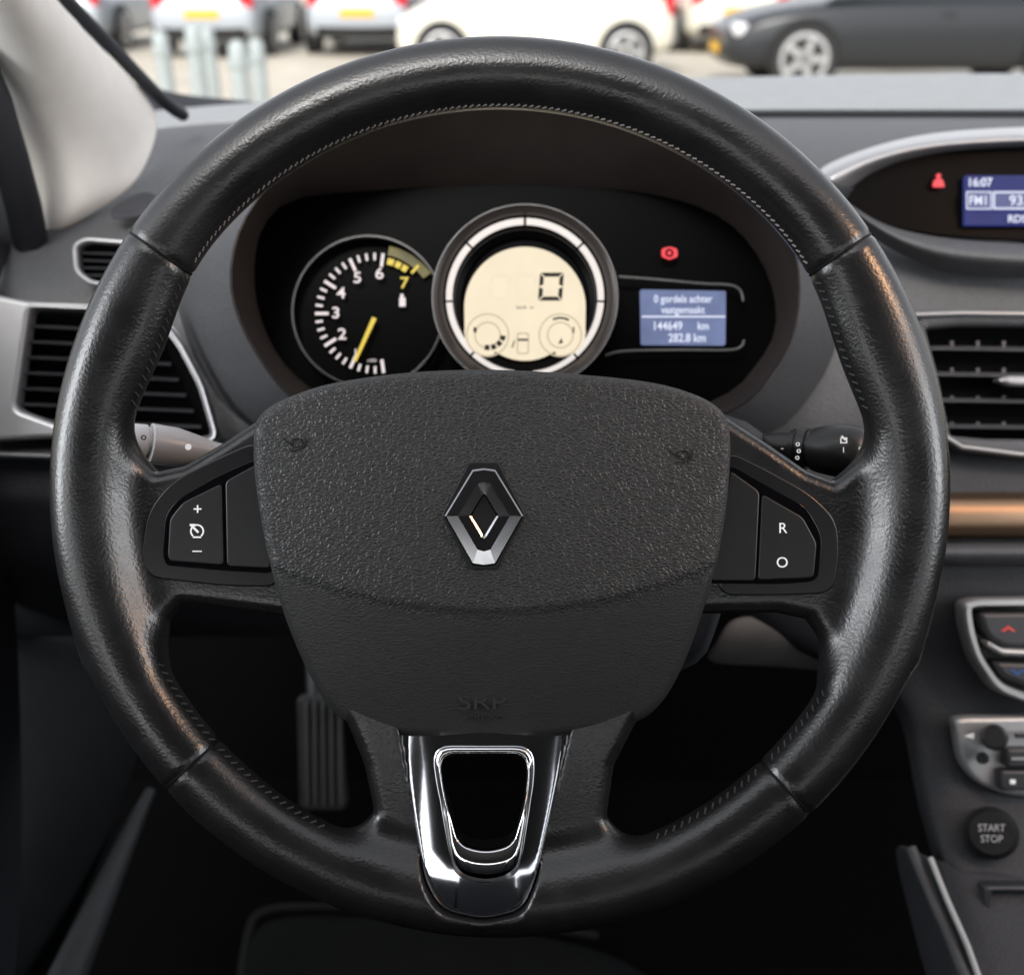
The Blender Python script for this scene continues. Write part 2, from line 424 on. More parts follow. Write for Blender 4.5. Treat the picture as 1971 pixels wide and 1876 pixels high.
def pad(frame,inner,btns,side):
    z0=-6
    fr=plate(WT,'control_pad',[rnd(frame,34)],wd(z0+9),16*s,3.5*s,SMOOTHPL,label='black cruise control button pad')
    plate(WT,'bezel',[rnd(inner,22)],wd(z0+10.5),6*s,0.8*s,GLOSS,fr)
    bs=[]
    for b in btns: bs.append(plate(WT,'button',[rnd(b,10)],wd(z0+17),14*s,3*s,BUTTON,fr))
    return fr,bs,z0+18.0
f1,b1,zt=pad([(270,1075),(282,985),(330,925),(420,880),(500,845),(540,1130),(430,1128),(290,1112)],
   [(312,1070),(318,990),(345,958),(420,915),(500,880),(530,1104),(430,1098),(320,1088)],
   [[(322,1068),(326,998),(352,966),(426,930),(430,1088),(326,1080)],[(433,926),(495,892),(522,1094),(436,1090)]],0)
text(WT,'symbol','+',380,981,wd(zt),22,WHITE,b1[0],th=1*s,bold=0.00002)
text(WT,'symbol','–',379,1059,wd(zt),24,WHITE,b1[0],th=1*s)
plate(WT,'symbol',band(379,1022,10.5,13.5,-50,230),wd(zt),1*s,0,WHITE,b1[0])
plate(WT,'symbol',[(366,1012),(370,1010),(383,1023),(380,1026)],wd(zt),1*s,0,WHITE,b1[0])
plate(WT,'symbol',[(365,1008),(376,1008),(374,1012),(365,1012)],wd(zt+.3),1*s,0,WHITE,b1[0])
plate(WT,'symbol',[(371,1032),(387,1032),(387,1035),(371,1035)],wd(zt+.3),1*s,0,WHITE,b1[0])
f2,b2,zt=pad([(1380,1146),(1395,865),(1460,895),(1560,950),(1610,1000),(1616,1060),(1605,1142),(1500,1146)],
   [(1352,1122),(1400,890),(1460,925),(1550,975),(1582,1030),(1575,1118),(1500,1124)],
   [[(1466,950),(1545,995),(1572,1045),(1566,1112),(1458,1117)],[(1405,905),(1462,946),(1454,1118),(1365,1118)]],1)
text(WT,'lettering','R',1506,1017,wd(zt),20,WHITE,b2[0],th=1*s,bold=0.00001)
text(WT,'lettering','O',1505,1083,wd(zt),20,WHITE,b2[0],th=1*s,bold=0.00001)

# lower spoke chrome trim: follows the spoke and climbs on to the rim
h=3.0
ax=np.arange(-215,160,h);ay=np.arange(-830,-430,h);az=np.arange(-66,75,h)
X2,Y2=np.meshgrid(ax,ay,indexing='ij'); d2=np.maximum(polysdf(X2,Y2,rel(tr_px)),-polysdf(X2,Y2,rel(slot_px)))
# crowned across its width so that it mirrors the side windows near its edges
def trsurf(X,Y):
    return trz(Y)+6-((X+28)/150)**2*26-((np.clip(-690-Y,0,200))/90)**2*9
ZT=trsurf(X2,Y2)
Fv=np.empty(X2.shape+(len(az),),np.float32)
for k,z in enumerate(az): Fv[...,k]=rext(d2,np.maximum(z-ZT,(ZT-26)-z),5)
V,Q=nets(Fv,(-215,-830,-66),h)
trim=mk(WT,'spoke_trim',V*s,Q,DCHROME,angle=None,label='dark chrome trim on the lower spoke')
sm=trim.modifiers.new('smooth','SMOOTH'); sm.factor=0.5; sm.iterations=6
V=[];N=len(slot_px)
def tz(x,y): return float(trsurf(np.float64(x-962),np.float64(937-y)))
o2=[(x,y+46*max(0,min(1,(y-1540)/90))) for x,y in sc(slot_px,1.13)]
o3=[(x,y+26*max(0,min(1,(y-1540)/90))) for x,y in sc(slot_px,1.09)]
for o,z in [(o2,-6),(o2,2),(o3,9),(sc(slot_px,1.02),13),(sc(slot_px,0.97),9),(sc(slot_px,0.94),-4),(sc(slot_px,0.92),-60)]: V+=[WT.p(x,y,wd(z+tz(x,y))) for x,y in o]
F=[(k*N+i,k*N+(i+1)%N,(k+1)*N+(i+1)%N,(k+1)*N+i) for k in range(6) for i in range(N)]
mk(WT,'bezel',V,F,CHROME,trim,angle=75)

# ================================================================== STEERING COLUMN AND STALKS
CT=Thing('steering_column','dark plastic steering column shroud behind the wheel','steering column',950,1000,0.55)
o=resample([(560,860),(620,790),(800,760),(1000,750),(1250,765),(1400,800),(1470,840),(1440,950),(1400,1100),(1380,1200),(1310,1290),(1000,1330),(640,1290),(580,1100)],980,1000)
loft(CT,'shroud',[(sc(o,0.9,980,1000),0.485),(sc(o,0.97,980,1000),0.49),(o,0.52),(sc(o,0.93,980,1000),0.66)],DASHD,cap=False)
IT=Thing('indicator_stalk','light grey indicator and lamp stalk with rotary end','stalk',330,850,0.52)
a=IT.p(236,846,0.50); b=IT.p(470,880,0.53)
qs=KF*0.5
ib=lathe(IT,'stalk',a,b,[(0.0,20*qs),(0.01,28*qs),(0.04,34*qs),(0.17,36*qs),(0.18,32*qs),(0.20,32*qs),(0.215,40*qs),(0.42,39*qs),(0.58,31*qs),(0.74,22*qs),(1,18*qs)],STALKG)
tube(IT,'ring_mark',[a.lerp(b,0.19)+Vector((0,32*qs*math.cos(t),32*qs*math.sin(t))) for t in np.linspace(0,2*math.pi,32,endpoint=False)],1.2*qs,LCDINK,ib,closed=True)
plate(IT,'ring_mark',circ(362,860,6,16),0.50-38.5*qs,0.0006,0,WHITE,ib)
plate(IT,'ring_mark',[circ(276,842,5,16),circ(276,842,3,16)],0.50-36.5*qs,0.0006,0,LCDINK,ib)
PT=Thing('wiper_stalk','black wiper stalk with ribbed rotary knob and white symbols','stalk',1580,860,0.52)
a=PT.p(1672,870,0.50); b=PT.p(1430,858,0.53)
pb=lathe(PT,'stalk',a,b,[(0.0,28*qs),(0.015,38*qs),(0.05,46*qs),(0.12,51*qs),(0.25,52*qs),(0.38,46*qs),(0.44,41*qs),(0.445,36*qs),(0.47,36*qs),(0.475,42*qs),(0.52,42*qs),(0.525,38*qs),(0.55,38*qs),(0.555,41*qs),(0.6,38*qs),(0.605,32*qs),(0.8,28*qs),(1,22*qs)],STALKB)
dk=0.50-51*qs
text(PT,'symbol','o',1655,862,dk,8,WHITE,pb); plate(PT,'symbol',[rect(1617,842,1630,853),rect(1619,844,1628,851)],dk,0.0005,0,WHITE,pb)
text(PT,'symbol','I',1623,866,dk,10,WHITE,pb); plate(PT,'symbol',[(1618,840),(1621,838),(1628,846),(1626,848)],dk-0.0004,0.0005,0,WHITE,pb)
for (x,y) in ((1535,855),(1537,868),(1534,881)):
    plate(PT,'symbol',[circ(x,y,4,14),circ(x,y,2.2,14)],dk+0.003,0.0005,0,WHITE,pb)
text(PT,'symbol','-',1505,862,dk+0.004,12,WHITE,pb)

# ================================================================== DASHBOARD
DT=Thing('dashboard','dark grey grained plastic dashboard with hooded instrument binnacle','dashboard',985,600,0.70)
xs=[-120,150,320,480,700,960,1250,1500,1750,2080]
def row(ys,ds): return [(x,y,d) for x,y,d in zip(xs,ys,ds if isinstance(ds,list) else [ds]*len(xs))]
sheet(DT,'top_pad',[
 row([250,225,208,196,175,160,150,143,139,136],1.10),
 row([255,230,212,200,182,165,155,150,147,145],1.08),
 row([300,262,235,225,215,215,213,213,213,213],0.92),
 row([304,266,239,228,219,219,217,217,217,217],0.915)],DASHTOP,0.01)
tube(DT,'seal_strip',[DT.p(x,y,0.912) for x,y in ((1300,219),(1500,218),(1750,218),(2080,218))],0.0028,SEAL)
sheet(DT,'cowl',[[(240,150,1.13),(300,165,1.13),(345,178,1.13),(420,186,1.13),(520,194,1.13)],[(240,215,1.10),(300,216,1.10),(345,214,1.10),(420,210,1.10),(520,206,1.10)]],SEAL,0.004)
sheet(DT,'fascia',[
 row([306,268,241,232,224,224,222,222,222,222],0.93),
 row([310,271,244,236,229,229,228,228,228,228],0.90),
 row([360,320,290,262,240,240,240,240,240,240],0.86),
 row([470,400,350,320,290,290,300,310,300,300],0.78),
 row([540,520,450,420,400,400,400,420,420,420],0.715),
 row([620]*10,0.70),
 row([860]*10,0.69),
 row([900]*10,0.72)],DASH,0.006)
HC=(990,520)
O0=resample([(330,600),(332,480),(400,380),(520,285),(680,205),(850,165),(1000,155),(1180,165),(1380,240),(1530,345),(1610,470),(1630,620),(1580,760),(1450,860),(1000,960),(650,900),(450,820),(370,720)],*HC)
O1=resample([(449,570),(452,480),(486,400),(565,310),(700,235),(850,195),(1000,183),(1180,195),(1350,262),(1470,365),(1530,490),(1530,620),(1480,720),(1380,800),(1000,900),(700,840),(570,770),(490,670)],*HC)
O2=resample([(500,600),(492,500),(512,430),(570,385),(700,372),(1000,362),(1250,378),(1390,425),(1468,515),(1492,620),(1455,700),(1370,770),(1100,850),(800,830),(640,770),(550,700)],*HC)
def blend(A,B,t): return [(a[0]*(1-t)+b[0]*t,a[1]*(1-t)+b[1]*t) for a,b in zip(A,B)]
hood=loft(DT,'binnacle',[(O0,0.72),(blend(O0,O1,0.4),0.66),(blend(O0,O1,0.85),0.605),(O1,0.59)],DASH)
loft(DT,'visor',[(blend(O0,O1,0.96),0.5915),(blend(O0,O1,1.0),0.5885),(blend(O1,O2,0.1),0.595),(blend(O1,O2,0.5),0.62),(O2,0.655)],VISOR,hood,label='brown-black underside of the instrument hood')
sheet(DT,'speaker_grille',[[(205,400,0.735),(240,372,0.75),(300,355,0.76)],[(215,425,0.725),(260,415,0.735),(320,405,0.74)]],DASHD,0.004)
lx=[-120,100,300,500,760]
def lrow(y,d): return [(x,y,d) for x in lx]
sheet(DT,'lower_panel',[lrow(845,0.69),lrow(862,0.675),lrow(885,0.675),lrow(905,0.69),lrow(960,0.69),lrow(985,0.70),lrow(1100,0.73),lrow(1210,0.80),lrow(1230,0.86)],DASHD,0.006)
tube(DT,'edging',[DT.p(-60,872,0.672),DT.p(60,876,0.671),DT.p(180,880,0.671),DT.p(400,884,0.672)],0.0012,DASHTOP)
def crow(x0,y,d): return [(x0,y,d+0.03),(x0+14,y,d),(1850,y,d-0.005),(2080,y,d-0.005)]
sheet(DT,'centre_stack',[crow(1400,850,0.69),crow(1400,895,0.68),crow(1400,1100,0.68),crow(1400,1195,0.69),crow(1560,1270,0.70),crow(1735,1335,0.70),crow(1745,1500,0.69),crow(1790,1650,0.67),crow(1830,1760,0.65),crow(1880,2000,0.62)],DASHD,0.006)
sheet(DT,'column_cover',[[(1400,1180,0.70),(1500,1185,0.70),(1620,1190,0.70)],[(1380,1240,0.70),(1500,1235,0.70),(1620,1240,0.70)],[(1330,1290,0.74),(1500,1285,0.74),(1620,1310,0.74)]],mat('cover_brown',(0.12,0.11,0.105),0.6),0.005)
def trow(y,d): return [(1780,y,d),(1900,y,d),(2080,y,d)]
sheet(DT,'trim_strip',[trow(944,0.680),trow(950,0.668),trow(962,0.661),trow(990,0.658),trow(1020,0.659),trow(1034,0.664),trow(1040,0.680)],BRONZE,0.003,label='warm bronze decorative strip')
sheet(DT,'ledge',[trow(1040,0.672),trow(1050,0.655),trow(1078,0.655),trow(1094,0.675)],DASH,0.003)

# ================================================================== INSTRUMENT CLUSTER
G=Thing('instrument_cluster','lit instrument cluster with tachometer, round speed display and trip screen','instrument cluster',1000,560,0.65)
face=plate(G,'face',sc(O2,1.03,*HC),0.652,0.004,0,CLUSTER)
dc=0.645
tc=(722,603)
tach=plate(G,'tachometer',circ(708,600,147,64),dc+0.003,0.004,0.0005,CLUSTER)
V=[];n=72
for rr,dd in ((148,dc),(147,dc-0.006),(144.5,dc-0.007),(143,dc-0.001)):
    V+=[G.p(x,y,dd) for x,y in circ(708,600,rr,n)]
F=[(k*n+i,k*n+(i+1)%n,(k+1)*n+(i+1)%n,(k+1)*n+i) for k in range(3) for i in range(n)]
mk(G,'bezel',V,F,RIMSIL,tach)
NUM={2:212.6,3:180,4:150,5:117,6:84,7:46}
def tick(a,r0,r1,w):
    ca,sa=math.cos(rad(a)),math.sin(rad(a)); cx,cy=tc
    px,py=-sa*w/2,-ca*w/2
    return [(cx+r0*ca+px,cy-r0*sa+py),(cx+r1*ca+px,cy-r1*sa+py),(cx+r1*ca-px,cy-r1*sa-py),(cx+r0*ca-px,cy-r0*sa-py)]
tk=[];
a0=278.0;st=(278.0-50)/7
for i in range(0,25):
    a=a0-st*i/4
    big=(i%4==0)
    tk.append(tick(a,(90 if big else 102),116,(6 if big else 4.5)))
V=[];F=[]
for t in tk:
    b=len(V); V+=[G.p(x,y,dc-0.0012) for x,y in t]; F.append((b+3,b+2,b+1,b))
mk(G,'tick_marks',V,F,GLOWW,tach,smooth=False)
plate(G,'red_zone',band(tc[0],tc[1],114,132,36,78),dc-0.0005,0.0006,0,YELD,tach,label='dim yellow high-rev zone')
for (u_,v_) in ((70,77),(62,68),(54,60)):
    plate(G,'red_zone',band(tc[0],tc[1],97,109,u_,v_,4),dc-0.0012,0.0006,0,YEL,tach)
plate(G,'red_zone',tick(48,104,124,5),dc-0.0012,0.0006,0,YEL,tach)
for nn in range(2,8):
    a=rad(NUM[nn]); r=76 if nn<7 else 80
    text(G,'numeral',str(nn),tc[0]+r*math.cos(a),tc[1]-r*math.sin(a),dc-0.002,21,YEL if nn==7 else GLOWW,tach,sx=1.15,bold=0.00012)
text(G,'numeral','1',tc[0]-38,tc[1]+78,dc-0.002,17,GLOWW,tach)
plate(G,'needle',[(716,610),(724,613),(685,696),(680,694)],dc-0.004,0.0012,0,YEL,tach)
plate(G,'fuel_symbol',[rect(768,573,780,590),],dc-0.001,0.0006,0,GLOWW,tach); plate(G,'fuel_symbol',rect(770,566,776,573),dc-0.001,0.0006,0,GLOWW,tach)
text(G,'lettering','x1000',715,694,dc-0.001,5,GLOWW,tach)
def rings_(name,cx,cy,prof,m,parent,n=96):
    V=[]
    for rr,dd in prof: V+=[G.p(x,y,dd) for x,y in circ(cx,cy,rr,n)]
    F=[(k*n+i,k*n+(i+1)%n,(k+1)*n+(i+1)%n,(k+1)*n+i) for k in range(len(prof)-1) for i in range(n)]
    return mk(G,name,V,F,m,parent)
cx,cy=1010,572; ds=0.632
spd=plate(G,'speedometer',circ(cx,cy,172,96),ds+0.004,0.02,0.001,CLUSTER)
rings_('bezel',cx,cy,[(178,ds+0.012),(178,ds-0.001),(175,ds-0.004),(170,ds-0.003),(157,ds+0.002)],BEZEL,spd)
rings_('edging',cx,cy,[(179.5,ds+0.002),(179,ds-0.005),(177.5,ds-0.0055),(176.3,ds-0.003)],RIMSIL,spd)
for a0_,a1_ in [(91,136),(44,89),(-2,42),(-48,-4),(138,182),(184,226),(228,262),(-84,-50)]:
    plate(G,'scale_segment',band(cx,cy,140,152,a0_,a1_),ds+0.0005,0.002,0,RINGW,spd)
rings_('inner_ring',cx,cy+6,[(138,ds+0.001),(135,ds-0.002),(122,ds+0.0005)],CLUSTER,spd)
def arcpts(cx,cy,r,a0,a1,n): return [(cx+r*math.cos(rad(a0+(a1-a0)*i/n)),cy-r*math.sin(rad(a0+(a1-a0)*i/n))) for i in range(n+1)]
lcd=arcpts(1010,592,117,-2,182,40)+arcpts(938,640,45,170,285,14)+arcpts(1010,592,101,235,305,14)+arcpts(1082,640,45,255,370,14)
scr=plate(G,'lcd_screen',lcd,ds-0.002,0.004,0.0005,CREAM,spd,label='cream backlit round speed readout')
zt=ds-0.0025
def seg7(cx,cy,w,hh,t,on,sl=4):
    def P(x,y): return (cx+x+sl*(-y)/hh,cy+y)
    g=1.5
    S={'a':[(-w/2+g,-hh/2),(w/2-g,-hh/2),(w/2-t-g,-hh/2+t),(-w/2+t+g,-hh/2+t)],
     'd':[(-w/2+g,hh/2),(w/2-g,hh/2),(w/2-t-g,hh/2-t),(-w/2+t+g,hh/2-t)],
     'f':[(-w/2,-hh/2+g),(-w/2+t,-hh/2+t+g),(-w/2+t,-t/2),(-w/2,-g/2)],
     'b':[(w/2,-hh/2+g),(w/2-t,-hh/2+t+g),(w/2-t,-t/2),(w/2,-g/2)],
     'e':[(-w/2,hh/2-g),(-w/2+t,hh/2-t-g),(-w/2+t,t/2),(-w/2,g/2)],
     'c':[(w/2,hh/2-g),(w/2-t,hh/2-t-g),(w/2-t,t/2),(w/2,g/2)]}
    return [[P(x,y) for x,y in S[k]] for k in on]
V=[];F=[]
for poly in seg7(1060,552,46,54,8,'abcdef'):
    b=len(V); V+=[G.p(x,y,zt) for x,y in poly]; F.append(tuple(range(b,b+4)))
mk(G,'digit',V,F,LCDINK,spd,smooth=False)
GHOST=mat('lcd_ghost',(0.96,0.825,0.605),0.6,emit=0.97,var=0.01,spec=0.05)
for xx in (962,1011):
    V=[];F=[]
    for poly in seg7(xx,553,42,52,8,'abcdef'):
        b=len(V); V+=[G.p(x,y,zt) for x,y in poly]; F.append(tuple(range(b,b+4)))
    mk(G,'digit',V,F,GHOST,spd,smooth=False)
text(G,'lettering','km/h  m',1010,592,zt,7,LCDINK,spd)
for ccx in (938,1078):
    plate(G,'gauge_disc',[circ(ccx,645,42,40),circ(ccx,645,39,40)],zt,0.0004,0,CREAM2,spd)
    plate(G,'gauge_disc',[circ(ccx,645,26,32),circ(ccx,645,23,32)],zt,0.0004,0,CREAM2,spd)
for i,a in enumerate((-20,-45,-70,-95)):
    plate(G,'level_bar',band(940,640,24,34,a-10,a+8,6),zt-0.0004,0.0004,0,LCDINK,spd)
plate(G,'level_bar',band(1078,645,31,35,60,115,10),zt-0.0004,0.0004,0,LCDINK,spd)
plate(G,'level_bar',[(1074,662),(1083,660),(1080,650)],zt-0.0004,0.0004,0,LCDINK,spd)
plate(G,'level_bar',rect(911,630,917,640),zt-0.0004,0.0004,0,LCDINK,spd)
plate(G,'level_bar',rect(1102,629,1105,641),zt-0.0004,0.0004,0,LCDINK,spd)
plate(G,'car_symbol',[rect(994,640,1018,682,6),rect(997,643,1015,679,5)],zt-0.0004,0.0004,0,CREAM2,spd)
plate(G,'car_symbol',rect(996,652,1016,656),zt-0.0006,0.0004,0,LCDINK,spd)
plate(G,'car_symbol',[(984,668),(987,669),(991,655),(989,655)],zt-0.0006,0.0004,0,LCDINK,spd)
trip=plate(G,'trip_screen',rnd([(1232,557),(1397,560),(1396,664),(1234,663)],4),dc-0.001,0.004,0.0005,BLUE,label='blue-lit trip computer screen')
plate(G,'divider',rect(1235,608,1395,611),dc-0.0015,0.0006,0,TXT,trip)
text(G,'lettering','0 gordels achter',1314,576,dc-0.0016,14,TXT,trip,sx=0.85,bold=0.00008)
text(G,'lettering','vastgemaakt',1314,597,dc-0.0016,14,TXT,trip,sx=0.85,bold=0.00008)
text(G,'lettering','144649',1284,628,dc-0.0016,16,TXT,trip,sx=0.85,bold=0.0001)
text(G,'lettering','km',1353,628,dc-0.0016,15,TXT,trip,sx=0.85,bold=0.0001)
text(G,'lettering','282.8 km',1322,651,dc-0.0016,16,TXT,trip,sx=0.85,bold=0.0001)
EDG=mat('screen_edging',(0.08,0.08,0.08),0.4)
for pts in ([(1190,533),(1260,538),(1350,546),(1405,549),(1425,560),(1430,580)],[(1165,684),(1200,676),(1300,674),(1400,674),(1425,668),(1432,655)]):
    tube(G,'edging',[G.p(x,y,dc-0.003) for x,y in cr(pts,6,False)],0.0008,EDG,trip)
red=plate(G,'warning_lamp',[rnd([(1273,479),(1288,475),(1303,479),(1304,494),(1288,500),(1273,494)],4),circ(1288,487,8.5,20),],dc-0.0005,0.001,0,RED,label='lit red brake warning lamp')
plate(G,'warning_lamp',circ(1288,487,4,20),dc-0.0005,0.001,0,RED,red)

# ================================================================== CENTRE DISPLAY
S=Thing('centre_display','hooded centre display with blue radio screen and red belt lamp','display',1850,380,0.72)
sh=sheet(S,'hood',[
 [(1560,325,0.74),(1640,290,0.75),(1750,258,0.76),(1860,245,0.76),(2080,236,0.76)],
 [(1580,332,0.70),(1655,294,0.70),(1760,268,0.70),(1870,255,0.70),(2080,250,0.70)],
 [(1600,352,0.69),(1670,318,0.69),(1765,290,0.69),(1875,280,0.69),(2080,274,0.69)],
 [(1640,378,0.72),(1690,335,0.74),(1790,310,0.74),(1880,295,0.74),(2080,290,0.74)]],LSILVER,0.004)
plate(S,'face',cr([(1632,380),(1680,335),(1770,300),(1880,285),(2080,275),(2080,480),(1971,462),(1850,455),(1740,440),(1670,415)],4),0.712,0.004,0,CLUSTER)
sheet(S,'lower_lip',[[(1615,370,0.70),(1680,425,0.70),(1780,450,0.70),(1900,462,0.70),(2080,468,0.70)],
 [(1622,385,0.685),(1690,440,0.68),(1780,472,0.675),(1900,488,0.67),(2080,495,0.67)],
 [(1630,400,0.69),(1700,455,0.685),(1790,498,0.68),(1900,515,0.68),(2080,522,0.68)],
 [(1630,430,0.705),(1700,480,0.70),(1790,525,0.70),(1900,540,0.70),(2080,545,0.70)]],DASH,0.004)
ss=plate(S,'screen',rect(1857,338,2050,433,3),0.706,0.004,0,BLUE2,label='navy radio screen with white text')
plate(S,'tile',rect(1859,367,2048,405),0.7040,0.0004,0,TILE,ss)
text(S,'lettering','16:07',1885,352,0.7030,16,TXT,ss,sx=0.95,bold=0.00015)
plate(S,'tile',[rect(1859,369,1908,403,2),rect(1861,371,1906,401,2)],0.7034,0.0004,0,TXT,ss)
text(S,'lettering','FM1',1883,387,0.702,18,TXT,ss,sx=0.85,bold=0.0001)
plate(S,'tile',[rect(1911,369,2040,403,2),rect(1914,372,2037,400,2)],0.7034,0.0004,0,TXT,ss)
text(S,'lettering','93.8',1965,387,0.702,19,TXT,ss,bold=0.0001)
text(S,'lettering','RDS',1957,422,0.703,14,TXT,ss,bold=0.0001)
bl=plate(S,'belt_lamp',circ(1806,339,4.5,16),0.7065,0.001,0,RED)
plate(S,'belt_lamp',cr([(1799,346),(1812,345),(1817,357),(1815,360),(1797,360),(1795,357)],3),0.7065,0.001,0,RED,bl)

# ================================================================== AIR VENTS
def slats(T,x0,x1,y0,y1,n,d,m,parent=None,clip=None,th=5,skew=0,dd=0.02):
    for i in range(n):
        y=y0+(y1-y0)*(i+0.5)/n
        xa,xb=(clip(y) if clip else (x0,x1))
        V=[T.p(xa,y-th,d+dd),T.p(xb,y-th+skew,d+dd),T.p(xb,y+skew,d),T.p(xa,y,d),T.p(xa,y+th*.7,d+0.0005),T.p(xb,y+th*.7+skew,d+0.0005),T.p(xb,y+th+skew,d+dd),T.p(xa,y+th,d+dd)]
        F=[(0,1,2,3),(3,2,5,4),(4,5,6,7),(0,3,4,7),(1,6,5,2),(0,7,6,1)]
        mk(T,'slat',V,F,m,parent,smooth=False)
A=Thing('air_vent','round-cornered air vent with silver surround and dark horizontal slats','air vent',210,715,0.68,'dashboard air vents')
out=rnd([(-30,563),(60,580),(290,590),(346,656),(389,738),(420,846),(300,862),(100,842),(-30,850)],26)
hol=rnd([(56,592),(290,599),(338,665),(379,743),(408,842),(270,836),(110,816),(28,786)],16)
fr=plate(A,'frame',[out,hol],0.664,0.014,0.003,LSILVER)
plate(A,'duct',sc(hol,1.02,210,715),0.6835,0.003,0,BLACK)
def clipL(y):
    t=(y-606)/(838-606); return (58-28*min(1,(y-600)/178)+2, 288+112*max(0,t)+2)
slats(A,0,0,612,822,7,0.670,VANE,clip=clipL,th=4,skew=14,dd=0.011)
A2=Thing('air_vent','small silver-rimmed side demister vent','air vent',180,505,0.69,'dashboard air vents')
plate(A2,'frame',[rnd([(136,470),(160,455),(245,462),(250,560),(170,548),(140,525)],14),rnd([(147,475),(166,465),(240,470),(244,545),(175,539),(151,520)],10)],0.688,0.01,0.002,LSILVER)
plate(A2,'duct',rnd([(146,474),(165,464),(246,469),(248,548),(174,541),(149,522)],8),0.70,0.003,0,BLACK)
slats(A2,156,242,480,536,4,0.692,VANE,th=3,skew=3,dd=0.006)
A3=Thing('air_vent','wide centre air vent with dark slats and silver thumb tab','air vent',1900,735,0.68,'dashboard air vents')
out=rnd([(1755,598),(1850,596),(2090,600),(2090,890),(1960,882),(1850,868),(1815,845),(1790,720)],14)
hol=rnd([(1782,632),(1850,626),(2080,628),(2080,846),(1900,844),(1830,838),(1812,760)],10)
plate(A3,'frame',[out,hol],0.664,0.014,0.004,DASH)
tube(A3,'edging',[A3.p(x,y,0.661) for x,y in ((1760,606),(1850,603),(2085,606))],0.0014,LSILVER)
tube(A3,'edging',[A3.p(x,y,0.660) for x,y in ((1818,840),(1850,860),(1960,874),(2085,880))],0.0016,LSILVER)
plate(A3,'duct',sc(hol,1.02,1930,735),0.6835,0.003,0,BLACK)
def clipR(y): return (1784+36*(y-632)/200,2078)
VANE2=mat('vane_edge',(0.075,0.077,0.083),0.35)
slats(A3,0,0,645,845,4,0.668,VANE2,clip=clipR,th=5,skew=4,dd=0.011)
for i in range(5):
    x=1832+50*i
    for y in (650,702,756,806):
        plate(A3,'fin',rect(x-4,y+6,x+3,y+20),0.6795,0.003,0,VANE)
plate(A3,'thumb_tab',rnd([(1918,730),(1945,722),(2010,724),(2010,744),(1945,742)],6),0.662,0.01,0.002,LSILVER)

# ================================================================== CLIMATE / AUDIO / START
Cc=Thing('climate_control','silver-framed temperature rocker with red and blue arrows','climate control',1930,1250,0.67)
o=rnd([(1854,1160),(1880,1152),(2090,1150),(2090,1364),(1990,1357),(1918,1332),(1876,1270),(1860,1210)],22)
i_=rnd([(1872,1172),(1890,1168),(2080,1166),(2080,1346),(1990,1340),(1930,1316),(1893,1262),(1876,1210)],18)
cf=plate(Cc,'frame',[o,i_],0.664,0.018,0.004,SILVER)
plate(Cc,'face',sc(i_,1.02,1960,1255),0.676,0.004,0,GLOSS)
bb=plate(Cc,'button',rnd([(1884,1178),(2080,1176),(2080,1250),(1930,1246),(1898,1225)],14),0.666,0.012,0.003,VANE)
plate(Cc,'edging',rnd([(1900,1232),(1930,1248),(2080,1254),(2080,1268),(1930,1262),(1904,1246)],5),0.663,0.012,0.002,SILVER)
b2_=plate(Cc,'button',rnd([(1908,1272),(2080,1276),(2080,1330),(1990,1326),(1930,1304)],12),0.668,0.01,0.003,VANE)
plate(Cc,'arrow',[(1926,1214),(1940,1204),(1954,1214),(1948,1215),(1940,1209),(1932,1215)],0.6655,0.0008,0,REDM,bb)
plate(Cc,'arrow',[(1944,1289),(1958,1299),(1972,1289),(1966,1288),(1958,1294),(1950,1288)],0.6675,0.0008,0,BLU,b2_)
R=Thing('audio_panel','silver rounded control panel with black knob and buttons','control panel',1920,1455,0.66)
o=rnd([(1836,1384),(1860,1380),(2090,1376),(2090,1540),(1940,1532),(1880,1508),(1850,1470)],26)
plate(R,'panel',o,0.674,0.012,0.003,SILVER)
kb=lathe(R,'knob',R.p(1913,1418,0.668),R.p(1913,1418,0.640),[(0,34*qs),(0.2,32*qs),(0.9,27*qs),(1,24*qs)],STALKB)
lathe(R,'knob',R.p(1890,1458,0.668),R.p(1890,1458,0.655),[(0,16*qs),(0.7,15*qs),(1,12*qs)],STALKB)
plate(R,'mark',rect(1955,1412,2010,1420,3),0.667,0.003,0.0005,STALKB)
for (x0,y0,x1,y1) in ((1936,1440,2020,1478),(1925,1482,2020,1522)):
    plate(R,'button',rnd([(x0,y0),(x1,y0),(x1,y1),(x0,y1)],9),0.666,0.01,0.002,VANE)
plate(R,'mark',rect(1946,1457,1972,1462),0.6645,0.001,0,SILVER); plate(R,'mark',rect(1944,1500,1954,1508),0.6645,0.001,0,WHITE)
plate(R,'mark',[(1856,1416),(1874,1410),(1874,1422)],0.667,0.001,0,WHITE)
B=Thing('start_button','round dark engine start stop push button','button',1908,1600,0.66)
START=mat('start_button',(0.02,0.02,0.021),0.6,spec=0.2)
sb=lathe(B,'surround',B.p(1908,1602,0.674),B.p(1908,1602,0.657),[(0,66*qs),(0.6,64*qs),(0.9,60*qs),(1,55*qs)],START)
lathe(B,'button',B.p(1908,1602,0.666),B.p(1908,1602,0.655),[(0,56*qs),(0.8,56*qs),(1,52*qs)],START)
PR=mat('dim_print',(0.5,0.5,0.5),0.5)
text(B,'lettering','START',1908,1593,0.6515,14,PR,sb,sx=0.9); text(B,'lettering','STOP',1908,1614,0.6515,14,PR,sb,sx=0.9)
K=Thing('centre_console','dark centre console with silver edge strip and storage bin','centre console',1850,1780,0.62)
